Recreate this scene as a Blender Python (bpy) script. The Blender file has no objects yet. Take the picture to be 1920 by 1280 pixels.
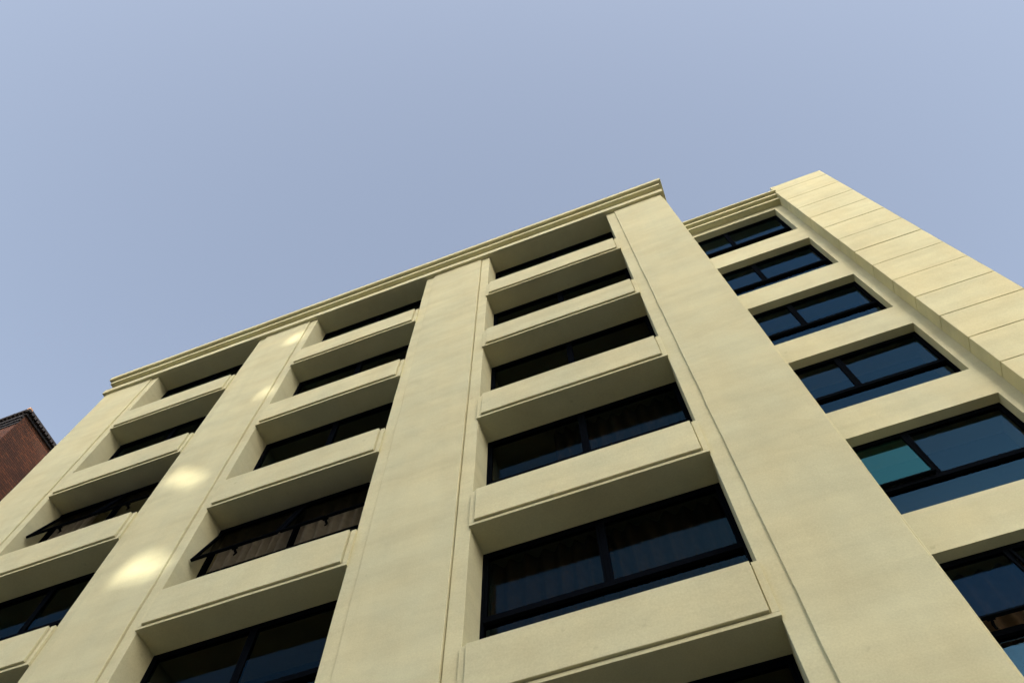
import bpy, bmesh, math, random
from mathutils import Vector, Matrix, noise as mnoise
random.seed(7)
R = math.radians
scene = bpy.context.scene
col = scene.collection

# ------------------------------------------------------------------ camera
cam_data = bpy.data.cameras.new('camera')
cam = bpy.data.objects.new('camera', cam_data)
col.objects.link(cam)
cam_data.sensor_width = 36.0
cam_data.lens = 36.0 * 1491.81 / 1920.0
cam_data.clip_start = 0.05
cam_data.clip_end = 5000
right = Vector((0.93645, 0.35078, -0.00422))
down = Vector((-0.3227, 0.85665, -0.40251))
fwd = Vector((-0.13757, 0.3783, 0.9154))
m = Matrix((right, -down, -fwd)).transposed().to_4x4()
m.translation = Vector((7.4788, -6.4898, -6.3501))
cam.matrix_world = m
scene.camera = cam

# ------------------------------------------------------------------ sky, sun, exposure
SUN_EL, SUN_A = R(24.0), R(22.0)            # low sun behind the camera, 22 degrees to the right, kept off the facade by an added unseen block
world = bpy.data.worlds.new('World')
scene.world = world
world.use_nodes = True
wn, wl = world.node_tree.nodes, world.node_tree.links
bg = wn['Background']
sky = wn.new('ShaderNodeTexSky')
sky.sky_type = 'NISHITA'
sky.sun_disc = False
sky.sun_elevation = SUN_EL
sky.sun_rotation = R(180.0) - SUN_A
sky.altitude = 50
sky.air_density = 1.0
sky.dust_density = 4.5
sky.ozone_density = 1.0
hs = wn.new('ShaderNodeHueSaturation')
hs.inputs['Saturation'].default_value = 0.70
wl.new(sky.outputs[0], hs.inputs['Color'])
wl.new(hs.outputs[0], bg.inputs['Color'])
bg.inputs['Strength'].default_value = 0.15

sun_data = bpy.data.lights.new('sun', 'SUN')
sun = bpy.data.objects.new('sun', sun_data)
col.objects.link(sun)
sun_data.energy = 2.1
sun_data.angle = R(0.4)
sun_data.color = (1.0, 0.94, 0.82)
sdir = Vector((math.sin(SUN_A) * math.cos(SUN_EL), -math.cos(SUN_A) * math.cos(SUN_EL), math.sin(SUN_EL)))
sun.rotation_euler = sdir.to_track_quat('Z', 'Y').to_euler()

scene.view_settings.view_transform = 'Standard'
scene.view_settings.look = 'None'
scene.view_settings.gamma = 1.0
scene.view_settings.use_curve_mapping = False
scene.view_settings.exposure = 1.3
scene.render.engine = 'CYCLES'

# ------------------------------------------------------------------ materials
def new_mat(name):
    mt = bpy.data.materials.new(name)
    mt.use_nodes = True
    nt = mt.node_tree
    return mt, nt.nodes, nt.links, nt.nodes['Principled BSDF']

def world_coords(n, l, scale=(1, 1, 1)):
    g = n.new('ShaderNodeNewGeometry')
    mp = n.new('ShaderNodeMapping')
    mp.inputs['Scale'].default_value = scale
    l.new(g.outputs['Position'], mp.inputs['Vector'])
    return mp.outputs[0]

def noise(n, l, vec, scale, detail=4.0, rough=0.55):
    t = n.new('ShaderNodeTexNoise')
    t.inputs['Scale'].default_value = scale
    t.inputs['Detail'].default_value = detail
    t.inputs['Roughness'].default_value = rough
    l.new(vec, t.inputs['Vector'])
    return t.outputs['Fac']

def ramp(n, l, fac, stops):
    r = n.new('ShaderNodeValToRGB')
    e = r.color_ramp.elements
    while len(e) > 1:
        e.remove(e[-1])
    e[0].position, e[0].color = stops[0][0], stops[0][1]
    for p, c in stops[1:]:
        k = e.new(p)
        k.color = c
    l.new(fac, r.inputs['Fac'])
    return r.outputs['Color']

def mix(n, l, a, b, fac, mode='MIX'):
    mx = n.new('ShaderNodeMix')
    mx.data_type = 'RGBA'
    mx.blend_type = mode
    for sock, v in ((mx.inputs[0], fac), (mx.inputs[6], a), (mx.inputs[7], b)):
        if isinstance(v, (int, float, tuple)):
            sock.default_value = v
        else:
            l.new(v, sock)
    return mx.outputs[2]

def g(v):
    return (v, v, v, 1)

def stone_material(name, base):
    mt, n, l, p = new_mat(name)
    w = world_coords(n, l)
    # broad clouding, faint run-off streaks and bedding smears, fine sandy grain
    cloud = ramp(n, l, noise(n, l, w, 0.6, 8, 0.68), [(0.34, g(0.92)), (0.60, g(1.03))])
    bed = ramp(n, l, noise(n, l, world_coords(n, l, (0.5, 0.5, 2.6)), 1.0, 6, 0.6), [(0.32, g(0.93)), (0.6, g(1.03))])
    streak = ramp(n, l, noise(n, l, world_coords(n, l, (2.4, 2.4, 0.16)), 1.3, 5), [(0.35, g(0.975)), (0.65, g(1.01))])
    grain = ramp(n, l, noise(n, l, w, 46.0, 3, 0.7), [(0.3, g(0.925)), (0.7, g(1.06))])
    tint = ramp(n, l, noise(n, l, w, 0.9, 3), [(0.35, (1.01, 0.985, 0.95, 1)), (0.65, (0.99, 1.005, 1.02, 1))])
    # small pits and smuts
    pits = ramp(n, l, noise(n, l, w, 5.5, 2, 0.4), [(0.21, g(0.88)), (0.27, g(1.0))])
    c = mix(n, l, base, cloud, 1.0, 'MULTIPLY')
    oi = n.new('ShaderNodeObjectInfo')
    piece = ramp(n, l, oi.outputs['Random'], [(0.0, (0.955, 0.96, 0.965, 1)), (1.0, (1.03, 1.025, 1.015, 1))])
    c = mix(n, l, c, piece, 1.0, 'MULTIPLY')
    for layer in (bed, streak, grain, tint, pits):
        c = mix(n, l, c, layer, 1.0, 'MULTIPLY')
    l.new(c, p.inputs['Base Color'])
    p.inputs['Roughness'].default_value = 0.86
    p.inputs['Specular IOR Level'].default_value = 0.25
    b = n.new('ShaderNodeBump')
    b.inputs['Strength'].default_value = 0.14
    b.inputs['Distance'].default_value = 0.012
    l.new(noise(n, l, w, 30.0, 5, 0.65), b.inputs['Height'])
    b2 = n.new('ShaderNodeBump')
    b2.inputs['Strength'].default_value = 0.25
    b2.inputs['Distance'].default_value = 0.03
    l.new(noise(n, l, w, 1.6, 3, 0.5), b2.inputs['Height'])
    l.new(b2.outputs[0], b.inputs['Normal'])
    l.new(b.outputs[0], p.inputs['Normal'])
    return mt

STONE = stone_material('cream_stone', (0.60, 0.568, 0.356, 1))

STONE_DIM = stone_material('wing_stone_dimmed', (0.53, 0.515, 0.345, 1))  # greyer copy of the cream stone; the wing's weaker light is in the colour

def plain(name, color, rough=0.6, metal=0.0, spec=0.5, var=0.12, scale=9.0):
    mt, n, l, p = new_mat(name)
    w = world_coords(n, l)
    v = ramp(n, l, noise(n, l, w, scale, 4), [(0.3, g(1 - var)), (0.7, g(1 + var))])
    l.new(mix(n, l, (*color, 1), v, 1.0, 'MULTIPLY'), p.inputs['Base Color'])
    p.inputs['Roughness'].default_value = rough
    p.inputs['Metallic'].default_value = metal
    p.inputs['Specular IOR Level'].default_value = spec
    return mt

FRAME = plain('black_aluminium', (0.003, 0.004, 0.006), 0.6, 0.0, 0.0)
FRAME.node_tree.nodes['Principled BSDF'].inputs['IOR'].default_value = 1.08
MORTAR = plain('joint_mortar', (0.16, 0.13, 0.08), 0.9)  # dark mortar set back in the pier joints
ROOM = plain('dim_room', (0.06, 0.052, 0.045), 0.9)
CURTAIN = plain('curtain_cloth', (0.46, 0.43, 0.36), 0.9, spec=0.1)
BROWN = plain('brown_curtain_cloth', (0.21, 0.155, 0.10), 0.9, spec=0.1)
ASPHALT = plain('asphalt', (0.05, 0.05, 0.052), 0.9, scale=3)
PAVING = plain('pavement_stone', (0.15, 0.14, 0.12), 0.85, scale=2)
RENDER = plain('pale_render', (0.42, 0.38, 0.30), 0.9, scale=0.6)
DARKTRIM = plain('weathered_lead', (0.028, 0.022, 0.021), 0.7)
DARKBRICK = plain('dark_brick', (0.045, 0.028, 0.02), 0.9)  # darker brick for the front frieze
SUNLIT_TIP = plain('sunlit_orange', (0.50, 0.27, 0.15), 0.8)  # sunlight on the brick roof corner, painted as orange

def glass_material(name='tinted_glass', coat=(0.10, 0.28, 0.60, 1), ior=1.5):
    mt, n, l, p = new_mat(name)
    out = n['Material Output']
    n.remove(p)
    fr = n.new('ShaderNodeFresnel')
    # both skins of the pane reflect alike (the inner one seen from within the glass would otherwise mirror totally)
    ge = n.new('ShaderNodeNewGeometry')
    mr = n.new('ShaderNodeMapRange')
    mr.inputs['To Min'].default_value = ior
    mr.inputs['To Max'].default_value = 1.0 / ior
    l.new(ge.outputs['Backfacing'], mr.inputs['Value'])
    l.new(mr.outputs[0], fr.inputs['IOR'])
    gl = n.new('ShaderNodeBsdfGlossy')
    gl.inputs['Color'].default_value = coat      # blue solar-control coating
    gl.inputs['Roughness'].default_value = 0.0
    tr = n.new('ShaderNodeBsdfTransparent')
    tr.inputs['Color'].default_value = (0.52, 0.50, 0.46, 1)
    mx = n.new('ShaderNodeMixShader')
    l.new(fr.outputs[0], mx.inputs[0])
    l.new(tr.outputs[0], mx.inputs[1])
    l.new(gl.outputs[0], mx.inputs[2])
    l.new(mx.outputs[0], out.inputs['Surface'])
    return mt
GLASS = glass_material('bronze_glass', (0.05, 0.125, 0.20, 1))
SMOKE = glass_material('smoked_glass', (0.09, 0.085, 0.08, 1))
BLUE = glass_material('blue_glass', (0.08, 0.22, 0.40, 1))
AQUA = glass_material('aqua_glass', (0.14, 0.58, 0.70, 1), 1.65)

def brick_material():
    mt, n, l, p = new_mat('brown_brick')
    ge = n.new('ShaderNodeNewGeometry')
    sp = n.new('ShaderNodeSeparateXYZ')
    l.new(ge.outputs['Position'], sp.inputs[0])
    ad = n.new('ShaderNodeMath')
    l.new(sp.outputs['X'], ad.inputs[0])
    l.new(sp.outputs['Y'], ad.inputs[1])
    cb = n.new('ShaderNodeCombineXYZ')
    l.new(ad.outputs[0], cb.inputs['X'])
    l.new(sp.outputs['Z'], cb.inputs['Y'])
    bt = n.new('ShaderNodeTexBrick')
    bt.inputs['Scale'].default_value = 1.0
    bt.inputs['Brick Width'].default_value = 0.23
    bt.inputs['Row Height'].default_value = 0.078
    bt.inputs['Mortar Size'].default_value = 0.009
    bt.inputs['Color1'].default_value = (0.18, 0.054, 0.018, 1)
    bt.inputs['Color2'].default_value = (0.075, 0.024, 0.009, 1)
    bt.inputs['Mortar'].default_value = (0.03, 0.013, 0.006, 1)
    l.new(cb.outputs[0], bt.inputs['Vector'])
    bt2 = n.new('ShaderNodeTexBrick')
    for k, v in (('Scale', 1.0), ('Brick Width', 0.23), ('Row Height', 0.078), ('Mortar Size', 0.009)):
        bt2.inputs[k].default_value = v
    bt2.inputs['Bias'].default_value = -0.75
    bt2.inputs['Color1'].default_value = (0, 0, 0, 1)
    bt2.inputs['Color2'].default_value = (0.20, 0.085, 0.030, 1)
    bt2.inputs['Mortar'].default_value = (0, 0, 0, 1)
    l.new(cb.outputs[0], bt2.inputs['Vector'])
    c = mix(n, l, bt.outputs['Color'], bt2.outputs['Color'], 0.6, 'ADD')
    v = ramp(n, l, noise(n, l, ge.outputs['Position'], 1.1, 5), [(0.3, g(0.72)), (0.7, g(1.2))])
    l.new(mix(n, l, c, v, 1.0, 'MULTIPLY'), p.inputs['Base Color'])
    p.inputs['Roughness'].default_value = 0.85
    b = n.new('ShaderNodeBump')
    b.inputs['Strength'].default_value = 0.6
    b.inputs['Distance'].default_value = 0.01
    b.invert = True
    l.new(bt.outputs['Fac'], b.inputs['Height'])
    l.new(b.outputs[0], p.inputs['Normal'])
    return mt
BRICK = brick_material()

# ------------------------------------------------------------------ helpers
ORIGIN = {}
def empty(name, loc, parent=None):
    o = bpy.data.objects.new(name, None)
    col.objects.link(o)
    o.empty_display_size = 0.3
    return place(o, Vector(loc), parent)

def place(o, world_loc, parent):
    if parent is not None:
        o.parent = parent
        o.location = world_loc - ORIGIN[parent.name]
    else:
        o.location = world_loc
    ORIGIN[o.name] = Vector(world_loc)
    return o

def tag(o, label=None, cat=None, group=None, kind=None):
    for k, v in (('label', label), ('category', cat), ('group', group), ('kind', kind)):
        if v:
            o[k] = v
    return o

def add_box(bm, x0, x1, y0, y1, z0, z1, bevel=0.0):
    t = bmesh.new()
    bmesh.ops.create_cube(t, size=1.0)
    for v in t.verts:
        v.co = Vector((x0 + (v.co.x + .5) * (x1 - x0), y0 + (v.co.y + .5) * (y1 - y0), z0 + (v.co.z + .5) * (z1 - z0)))
    if bevel:
        bmesh.ops.bevel(t, geom=list(t.edges), offset=bevel, segments=1, affect='EDGES')
    tmp = bpy.data.meshes.new('t')
    t.to_mesh(tmp)
    t.free()
    bm.from_mesh(tmp)
    bpy.data.meshes.remove(tmp)

CACHE = {}
def uneven(o, amp, step=0.35):
    """cut the long sides into short lengths and let faces and arrises wander by a few millimetres"""
    me = o.data.copy()
    o.data = me
    bm = bmesh.new()
    bm.from_mesh(me)
    lo = [min(v.co[i] for v in bm.verts) for i in range(3)]
    hi = [max(v.co[i] for v in bm.verts) for i in range(3)]
    for i in (0, 2):
        n = int((hi[i] - lo[i]) / step)
        for k in range(1, n):
            co = Vector((0, 0, 0)); co[i] = lo[i] + (hi[i] - lo[i]) * k / n
            no = Vector((0, 0, 0)); no[i] = 1
            bmesh.ops.bisect_plane(bm, geom=list(bm.verts) + list(bm.edges) + list(bm.faces), plane_co=co, plane_no=no)
    c = ORIGIN[o.name]
    for v in bm.verts:
        w = (v.co + c) * 1.3
        v.co += mnoise.noise_vector(w) * amp + mnoise.noise_vector(w * 3.7) * amp * 0.4
    bm.to_mesh(me)
    bm.free()
    return o

def boxes(name, blist, mat, parent=None, bevel=0.0):
    """one mesh object from world-space boxes; alike pieces share mesh data"""
    lo = Vector([min(min(b[i * 2], b[i * 2 + 1]) for b in blist) for i in range(3)])
    hi = Vector([max(max(b[i * 2], b[i * 2 + 1]) for b in blist) for i in range(3)])
    c = (lo + hi) / 2
    rel = tuple(tuple(round(b[i] - c[i // 2], 4) for i in range(6)) for b in blist)
    key = (rel, mat.name, bevel)
    if key not in CACHE:
        bm = bmesh.new()
        for b in rel:
            add_box(bm, *b, bevel=bevel)
        me = bpy.data.meshes.new(name)
        bm.to_mesh(me)
        bm.free()
        me.materials.append(mat)
        CACHE[key] = me
    o = bpy.data.objects.new(name, CACHE[key])
    col.objects.link(o)
    return place(o, c, parent)

def box(name, x0, x1, y0, y1, z0, z1, mat, parent=None, bevel=0.0):
    return boxes(name, [(x0, x1, y0, y1, z0, z1)], mat, parent, bevel)

def mesh_obj(name, bm, mat, parent=None, origin=(0, 0, 0)):
    me = bpy.data.meshes.new(name)
    bm.to_mesh(me)
    bm.free()
    me.materials.append(mat)
    o = bpy.data.objects.new(name, me)
    col.objects.link(o)
    return place(o, Vector(origin), parent)

# ------------------------------------------------------------------ the setting
GZ = -7.95
tag(box('ground', -900, 900, -900, 900, GZ - 0.5, GZ - 0.16, ASPHALT), kind='structure')
tag(box('road', -120, 120, -30, -8.5, GZ - 0.156, GZ - 0.15, ASPHALT), kind='structure')
tag(box('pavement', -120, 120, -8.5, 40, GZ - 0.155, GZ, PAVING, bevel=0.02), kind='structure')

# ------------------------------------------------------------------ the stone building
H = 3.2
PILLARS = [(-8.60, -6.945), (-2.888, -1.415), (2.689, 4.177), (8.284, 9.672)]
JW = 0.25                   # width of the set-back strip beside each pillar
YS, YP, YPN = 0.032, -0.014, -0.056   # strip, spandrel face, raised panel
YG = 0.575                  # glass
FZ = 16.12                  # underside of the frieze
X0, X1 = PILLARS[0][0], PILLARS[3][1]
DEPTH = 12.0
bld = empty('stone_building', (0.5, 0.0, GZ))
tag(bld, 'cream stone office building with deep-set windows between tall plain pillars', 'building')

for a, b in PILLARS:
    pil = box('pillar', a, b, 0.0, 0.40, GZ, FZ + 0.05, STONE, bld, 0.006)
    uneven(pil, 0.010)
    l_, r_ = a - JW, b + JW
    if a == X0: l_ = a + 0.01
    if b == X1: r_ = b - 0.01
    jb = [(l_, b - 0.05, YS, 1.30, GZ, FZ + 0.04), (b - 0.06, b + 0.06, 0.12, 1.28, GZ + 0.01, FZ + 0.03)]
    if b != X1:                 # a narrow open joint runs up the right-hand side of each pillar
        jb.append((b + 0.018, r_, YS, 1.30, GZ, FZ + 0.04))
    uneven(boxes('jamb', jb, STONE, pil, 0.005), 0.005)

OPEN = [(PILLARS[i][1] + JW, PILLARS[i + 1][0] - JW) for i in range(3)]
ST = 0.86                   # spandrel height

def window(parent, xl, xr, z0, z1, yg, sash_h, mull, tilt=(0, 0), jitter=0.0, glass=(GLASS, GLASS)):
    """frame with a fixed low light and two top-hung sashes; returns the frame"""
    fw, fd = 0.045, 0.09
    zt = z1 - 0.045 - sash_h            # top of the transom
    zb = zt - 0.085
    fl = [(xl, xl + fw, yg - 0.03, yg + fd, z0, z1), (xr - fw, xr, yg - 0.03, yg + fd, z0, z1),
          (xl + fw, xr - fw, yg - 0.03, yg + fd, z1 - 0.05, z1), (xl + fw, xr - fw, yg - 0.03, yg + fd, z0, z0 + 0.05),
          (xl + fw, xr - fw, yg - 0.045, yg + fd, zb, zt),
          (mull - 0.026, mull + 0.026, yg - 0.02, yg + fd, zt, z1 - 0.05)]
    fr = boxes('window', fl, FRAME, parent)
    box('pane', xl + fw - 0.01, xr - fw + 0.01, yg + 0.02, yg + 0.028, z0 + 0.04, zb + 0.01, glass[1], fr)
    for i, (sa, sb) in enumerate(((xl + fw + 0.006, mull - 0.029), (mull + 0.029, xr - fw - 0.006))):
        s = 0.036
        zlo, zhi = zt + 0.004, z1 - 0.055
        hinge = Vector(((sa + sb) / 2, yg - 0.012, zhi))
        ang = R(tilt[i] + random.uniform(-jitter, jitter))
        rel = [(sa, sa + s, -0.024, 0.03, zlo, zhi), (sb - s, sb, -0.024, 0.03, zlo, zhi),
               (sa + s, sb - s, -0.024, 0.03, zhi - s, zhi), (sa + s, sb - s, -0.024, 0.03, zlo, zlo + s)]
        so = boxes('sash', [(q[0], q[1], q[2] + yg, q[3] + yg, q[4], q[5]) for q in rel], FRAME, fr)
        po = box('sash_pane', sa + s - 0.012, sb - s + 0.012, yg + 0.0, yg + 0.008, zlo + s - 0.012, zhi - s + 0.012, glass[i], fr)
        parts = [so, po]
        if tilt[i] > 4:
            hx = (sa + sb) / 2
            la = boxes('latch', [(hx - 0.05, hx + 0.05, yg + 0.03, yg + 0.06, zlo + 0.005, zlo + 0.045),
                                 (hx - 0.012, hx + 0.018, yg + 0.06, yg + 0.13, zlo - 0.02, zlo + 0.02),
                                 (hx - 0.012, hx + 0.018, yg + 0.11, yg + 0.13, zlo - 0.09, zlo - 0.01)], FRAME, fr)
            parts.append(la)
            for ex in (sa + 0.03, sb - 0.03):     # friction stays back to the frame
                st = boxes('stay', [(ex - 0.008, ex + 0.008, yg - 0.01, yg + 0.012, zlo + 0.1, zlo + 0.5)], FRAME, fr)
                parts.append(st)
        po.rotation_euler = (0, 0, R(random.uniform(-0.5, 0.5)))
        if abs(ang) > 1e-4:
            rot = Matrix.Rotation(-ang, 4, 'X')    # bottom swings out, towards the street
            for q in parts:
                wl_ = ORIGIN[q.name]
                nl = hinge + rot @ (wl_ - hinge)
                q.rotation_euler.x = -ang
                q.location = nl - ORIGIN[fr.name]
    return fr

def curtain(x0, x1, y, z0, z1, label, mat=None):
    bm = bmesh.new()
    n = int((x1 - x0) / 0.02)
    rows = 5
    grid = []
    ph = random.uniform(0, 6)
    prof = []
    for i in range(n + 1):
        x = x0 + (x1 - x0) * i / n
        prof.append((x, 0.09 * math.sin(x * 27 + ph + 1.6 * math.sin(x * 3.1)) + 0.02 * math.sin(x * 11 + ph)))
    for j in range(rows + 1):
        zz = z0 + (z1 - z0) * j / rows
        k = 1.0 - 0.35 * j / rows
        grid.append([bm.verts.new((x - (x0 + x1) / 2 + 0.01 * math.sin(3 * zz + x * 5), d * k, zz - z0)) for x, d in prof])
    for j in range(rows):
        for i in range(n):
            f = bm.faces.new((grid[j][i], grid[j][i + 1], grid[j + 1][i + 1], grid[j + 1][i]))
            f.smooth = True
    bmesh.ops.solidify(bm, geom=list(bm.faces), thickness=0.004)
    o = mesh_obj('curtain', bm, mat or CURTAIN, None, ((x0 + x1) / 2, y, z0))
    return tag(o, label, 'curtain')

for bi, (ol, orr) in enumerate(OPEN):
    for k in range(-3, 5):
        z = k * H
        zb = max(z, GZ)
        lo, hi, gp = ol - 0.012, orr + 0.012, 0.073     # stepped border, then a shadow gap, then the raised panel
        zp = max(z + 0.058, GZ + 0.04)
        sp = boxes('spandrel', [(lo + 0.03, hi - 0.03, 0.022, YS + 0.02, zb + 0.02, z + ST - 0.004),
                                (lo, hi, YP, YS + 0.021, zb, zp),
                                (lo, ol + gp, YP, YS + 0.022, zp, z + ST), (orr - gp, hi, YP, YS + 0.022, zp, z + ST),
                                (ol - 0.04, orr + 0.04, YS + 0.01, 1.55, zb + 0.003, z + ST - 0.003)], STONE, bld, 0.003)
        uneven(sp, 0.004)
        uneven(box('panel', ol + gp + 0.015, orr - gp - 0.015, YPN, 0.03, zp + 0.012, z + ST - 0.012, STONE, sp, 0.006), 0.005)
        top = z + H if k < 4 else FZ
        tilt = (0, 0)
        if (bi, k) in ((1, 1), (0, 2)):
            tilt = (16.0, 16.0)
        window(bld, ol, orr, z + ST, top, YG, 1.30, (ol + orr) / 2, tilt, 0.15, (SMOKE, SMOKE) if tilt[0] else (GLASS, GLASS))
# lintels over the top windows, floors behind, back wall of the rooms, side and rear walls
for ol, orr in OPEN:
    box('lintel', ol - 0.04, orr + 0.04, 0.02, 1.55, FZ - 0.008, FZ + 0.30, STONE, bld)
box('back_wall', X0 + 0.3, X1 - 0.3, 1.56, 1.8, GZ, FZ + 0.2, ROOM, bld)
box('side_wall', X0 + 0.015, X0 + 0.3, 0.4, DEPTH, GZ, FZ + 0.2, STONE, bld)
box('side_wall', X1 - 0.3, X1 - 0.015, 0.4, DEPTH, GZ, FZ + 0.2, STONE, bld)
box('rear_wall', X0 + 0.02, X1 - 0.02, DEPTH, DEPTH + 0.3, GZ, FZ + 0.2, STONE, bld)

# entablature: projecting band, recessed neck, fillet, crowning fascia, each wrapping the block
def ring(name, e, z0, z1, parent, bevel=0.005):
    return uneven(box(name, X0 - e, X1 + e, -e, DEPTH + 0.3 + e, z0, z1, STONE, parent, bevel), 0.006)
corn = ring('cornice', -0.04, FZ + 0.20, 16.95, bld, 0)
ring('frieze_band', 0.09, FZ, 16.34, corn)
ring('fillet', 0.115, 16.76, 16.89, corn)
ring('bed_mould', 0.095, 16.885, 16.96, corn)
ring('fascia', 0.20, 16.95, 17.11, corn)

# ---- recessed wing to the right
YW, WGL = 2.549, 2.79
WXL, WXR = 9.80, 13.259
PXL, PXR, PY = 13.546, 15.229, 2.209
WT = 19.40
def W(k): return 6.04 + H * k
def V(k): return 3.789 + H * k
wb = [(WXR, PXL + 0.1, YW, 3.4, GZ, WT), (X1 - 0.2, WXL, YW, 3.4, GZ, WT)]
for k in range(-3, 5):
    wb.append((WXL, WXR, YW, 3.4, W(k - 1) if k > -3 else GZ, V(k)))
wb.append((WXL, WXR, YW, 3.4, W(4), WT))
wall = boxes('wing_wall', wb, STONE_DIM, bld)
for k in range(-3, 5):
    tilt = {0: (4.6, 0), -1: (12.0, 12.0)}.get(k, (0, 0))
    window(bld, WXL, WXR, V(k), W(k), WGL, 1.30, 11.54, tilt, 0.12, (AQUA, BLUE) if k == 0 else (BLUE, BLUE))
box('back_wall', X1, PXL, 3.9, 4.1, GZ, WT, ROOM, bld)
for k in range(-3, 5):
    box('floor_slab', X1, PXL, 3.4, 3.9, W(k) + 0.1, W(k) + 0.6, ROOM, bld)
wc = box('cornice', X1 - 0.2, PXL + 0.05, YW - 0.02, 6.0, 19.13, 19.52, STONE, bld)
box('frieze_band', X1 - 0.1, PXL + 0.04, YW - 0.215, YW, 19.10, 19.20, STONE, wc, 0.004)
box('fillet', X1 - 0.1, PXL + 0.04, YW - 0.305, YW, 19.32, 19.42, STONE, wc, 0.004)
box('fascia', X1 - 0.1, PXL + 0.04, YW - 0.39, 6.05, 19.50, 19.58, STONE, wc, 0.004)

# ---- corner pier of big courses with recessed joints
JH, JZ, JT = 1.085, 19.434, 20.035
pier = box('corner_pier', PXL + 0.03, PXR - 0.03, PY + 0.03, 7.97, GZ, JT - 0.02, MORTAR, bld)
zt = JT
zc = JZ
while zt > GZ + 0.1:
    zlo = max(zc + 0.010, GZ)
    uneven(box('stone', PXL, PXR, PY + random.uniform(-0.004, 0.004), 8.0, zlo, zt, STONE, pier, 0.008), 0.004)
    zt = zc - 0.010
    zc -= JH

# ------------------------------------------------------------------ curtains behind the open sashes
curtain(OPEN[1][0] + 0.08, OPEN[1][1] - 0.08, 0.70, H + ST, 2 * H - 0.06, 'pleated beige curtain behind the open sashes of the window beside the sunlit pillar')
curtain(OPEN[0][0] + 0.08, OPEN[0][0] + 1.1, 0.70, 2 * H + ST, 3 * H - 0.06, 'beige curtain drawn to one side in the leftmost open window')
curtain(OPEN[2][0] + 0.08, OPEN[2][1] - 0.08, 0.76, ST, H - 0.06, 'dim brown curtain behind the large lowest full window between the two right pillars', BROWN)
curtain(OPEN[2][0] + 1.2, OPEN[2][1] - 0.08, 0.76, H + ST, 2 * H - 0.06, 'dim brown curtain in the second window up between the two right pillars', BROWN)
curtain(WXL + 0.05, WXR - 0.05, 3.05, V(-1), W(-1) - 0.06, 'brown pleated curtain in the lowest visible window of the recessed wing', BROWN)

# ------------------------------------------------------------------ brick neighbour
KX, KY, KZ = -12.5, 0.0, 17.85
bb = empty('brick_building', (KX - 6, KY + 6, GZ))
tag(bb, 'dark brown brick building with toothed roof edge at the far left', 'building')
box('wall', KX - 14, KX - 0.16, KY + 0.16, KY + 16, GZ, KZ - 0.22, BRICK, bb)
rf = box('roof', KX - 14, KX, KY, KY + 16.1, KZ - 0.09, KZ, DARKTRIM, bb, 0.01)
box('corbel', KX - 14, KX - 0.09, KY + 0.08, KY + 16, KZ - 0.26, KZ - 0.17, DARKTRIM, rf)
for e, za, zb_ in ((0.10, 0.40, 0.30), (0.06, 0.56, 0.46), (0.03, 0.72, 0.62)):
    box('string_course', KX - 14, KX - 0.165, KY + 0.16 - e, KY + 0.2, KZ - za, KZ - zb_, DARKTRIM, rf)
box('frieze', KX - 14, KX - 0.17, KY + 0.145, KY + 0.2, KZ - 0.74, KZ - 0.2, DARKBRICK, rf)
bm = bmesh.new()
i = 0
while i * 0.16 < 15.8:
    y = KY + 0.02 + i * 0.16
    add_box(bm, -0.12, random.uniform(0.012, 0.03), y, y + 0.085, -0.19, -0.085)
    i += 1
i = 0
while i * 0.16 < 13.5:
    x = -0.1 - i * 0.16
    add_box(bm, x - 0.085, x, random.uniform(-0.03, -0.012), 0.12, -0.19, -0.085)
    i += 1
tag(mesh_obj('dentils', bm, DARKTRIM, rf, (KX, KY, KZ)), kind='stuff')
box('sunlit_corner', KX - 0.12, KX + 0.01, KY - 0.01, KY + 0.14, KZ - 0.09, KZ + 0.01, SUNLIT_TIP, rf, 0.015)  # sunlit tip of the roof corner, its sun put into the colour
for wx in (-3.2, -6.2, -9.2):
    for wz in range(5):
        wo = box('window', KX + wx - 1.1, KX + wx, KY + 0.13, KY + 0.19, KZ - 3.6 - wz * 3.3, KZ - 1.8 - wz * 3.3, FRAME, bb)
        box('pane', KX + wx - 1.03, KX + wx - 0.07, KY + 0.12, KY + 0.135, KZ - 3.53 - wz * 3.3, KZ - 1.87 - wz * 3.3, GLASS, wo)

# ------------------------------------------------------------------ unseen block added behind the camera to keep the low sun off the facade,
# and let it through four openings shaped as light patches for one pillar
OY = -60.0
dx = -OY * math.tan(SUN_A)
dz = -OY / math.cos(SUN_A) * math.tan(SUN_EL)
OT = 18.6 + dz
OTW = 20.6 + (2.2 - OY) / math.cos(SUN_A) * math.tan(SUN_EL)
GAP = (-4.2, 0.2)
ob = empty('shade_block', (dx, OY, GZ))
tag(ob, 'unseen block added behind the viewpoint to shade the facade', 'building')
box('wall', dx + GAP[1] + 4.0 * math.tan(SUN_A), dx + 9.0, OY - 4, OY, GZ, OT, RENDER, ob)
box('wall', dx + 9.0, dx + 22.0, OY - 4, OY, GZ, OTW, RENDER, ob)
box('wall', dx - 10.5, dx + GAP[0], OY - 4, OY, GZ, OT, RENDER, ob)
box('wall', dx - 34.0, dx - 10.5, OY - 4, OY, GZ, KZ - 0.12 + dz, RENDER, ob)
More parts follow.
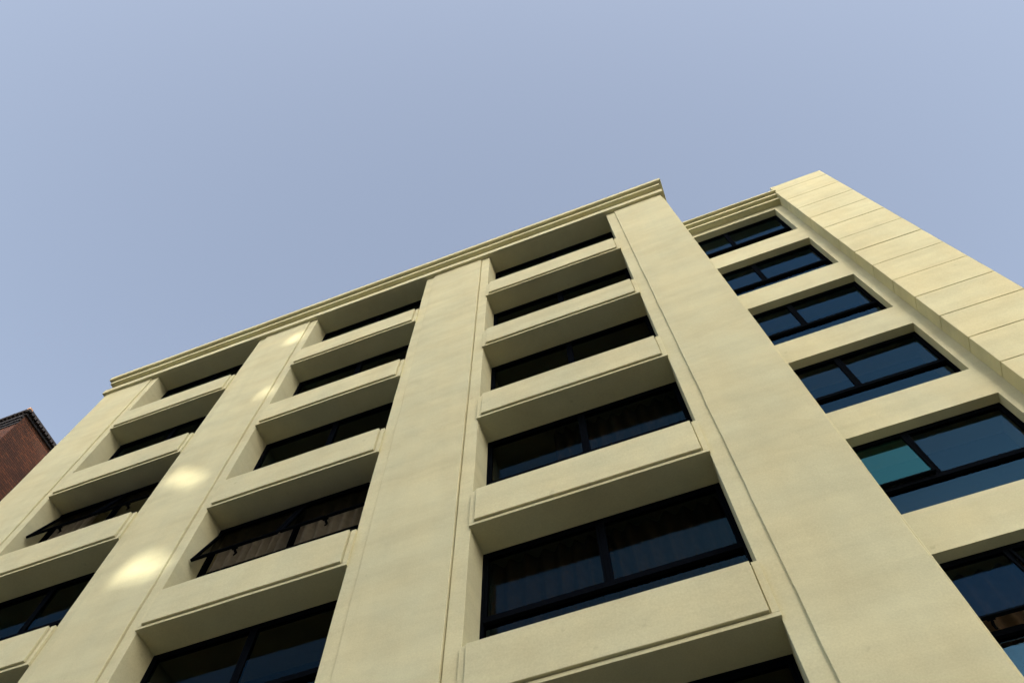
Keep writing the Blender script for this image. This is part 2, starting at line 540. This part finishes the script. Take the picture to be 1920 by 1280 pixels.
for fx0, fx1, lb in ((dx + 24.0, 110.0, 'low unseen block added behind the viewpoint to cut low sky light, to the right'),
                     (-90.0, dx - 36.0, 'low unseen block added behind the viewpoint to cut low sky light, to the left')):
    fb = empty('flanking_shade_block', ((fx0 + fx1) / 2, OY, GZ))
    tag(fb, lb, 'building')  # unseen low blocks, added to dim the sky light on the lower floors
    box('wall', fx0, fx1, OY - 12, OY, GZ, 2.0, RENDER, fb)
    box('parapet', fx0 - 0.1, fx1 + 0.1, OY - 12.1, OY + 0.1, 2.0, 2.5, RENDER, fb)
# added screen in the gap, openings shaped to throw the pillar's light patches (outline points are on the screen plane)
HOLES = [
    [(-2.62, 4.70), (-2.62, 5.35), (-2.35, 5.68), (-1.95, 5.66), (-1.10, 5.00), (-1.10, 4.50), (-1.60, 4.50)],
    [(-3.10, 8.35), (-3.10, 8.85), (-2.75, 8.85), (-1.60, 7.85), (-1.50, 7.30), (-1.95, 7.45)],
    [(-1.80, 11.15), (-1.80, 11.70), (-1.50, 12.0), (-1.10, 12.0), (-1.10, 10.95)],
    [(-2.05, 14.55), (-2.05, 15.45), (-1.50, 15.60), (-1.24, 15.50), (-1.24, 14.25)],
]
SY = OY - 3.9
sdx, sdz = -SY * math.tan(SUN_A), -SY / math.cos(SUN_A) * math.tan(SUN_EL)
def screen_with_holes():
    bm = bmesh.new()
    zs = [GZ - sdz, 3.2, 6.6, 10.0, 13.2, 17.0]
    strips = [(zs[0], zs[1], None)] + [(zs[i + 1], zs[i + 2], HOLES[i]) for i in range(4)] + [(zs[5], OT - sdz + 1.5, None)]
    for z0, z1, hole in strips:
        outer = [(GAP[0] - 3.0, z0), (GAP[1] + 0.3, z0), (GAP[1] + 0.3, z1), (GAP[0] - 3.0, z1)]
        edges = []
        scl = 0.72 if z1 < 10.5 else 0.6
        if hole:                        # openings are smaller than the soft patch the sun's disc spreads them into
            cx, cz = sum(q[0] for q in hole) / len(hole), sum(q[1] for q in hole) / len(hole)
            hole = [(cx + (x - cx) * scl, cz + (zz - cz) * scl) for x, zz in hole]
        for loop in ([outer] + ([hole] if hole else [])):
            vs = [bm.verts.new((x + sdx, 0, zz + sdz)) for x, zz in loop]
            edges += [bm.edges.new((vs[i], vs[(i + 1) % len(vs)])) for i in range(len(vs))]
        bmesh.ops.triangle_fill(bm, edges=edges, use_beauty=True, use_dissolve=False)
    bmesh.ops.solidify(bm, geom=list(bm.faces), thickness=0.12)
    return mesh_obj('light_patch_screen', bm, RENDER, ob, (0, SY, 0))
screen_with_holes()
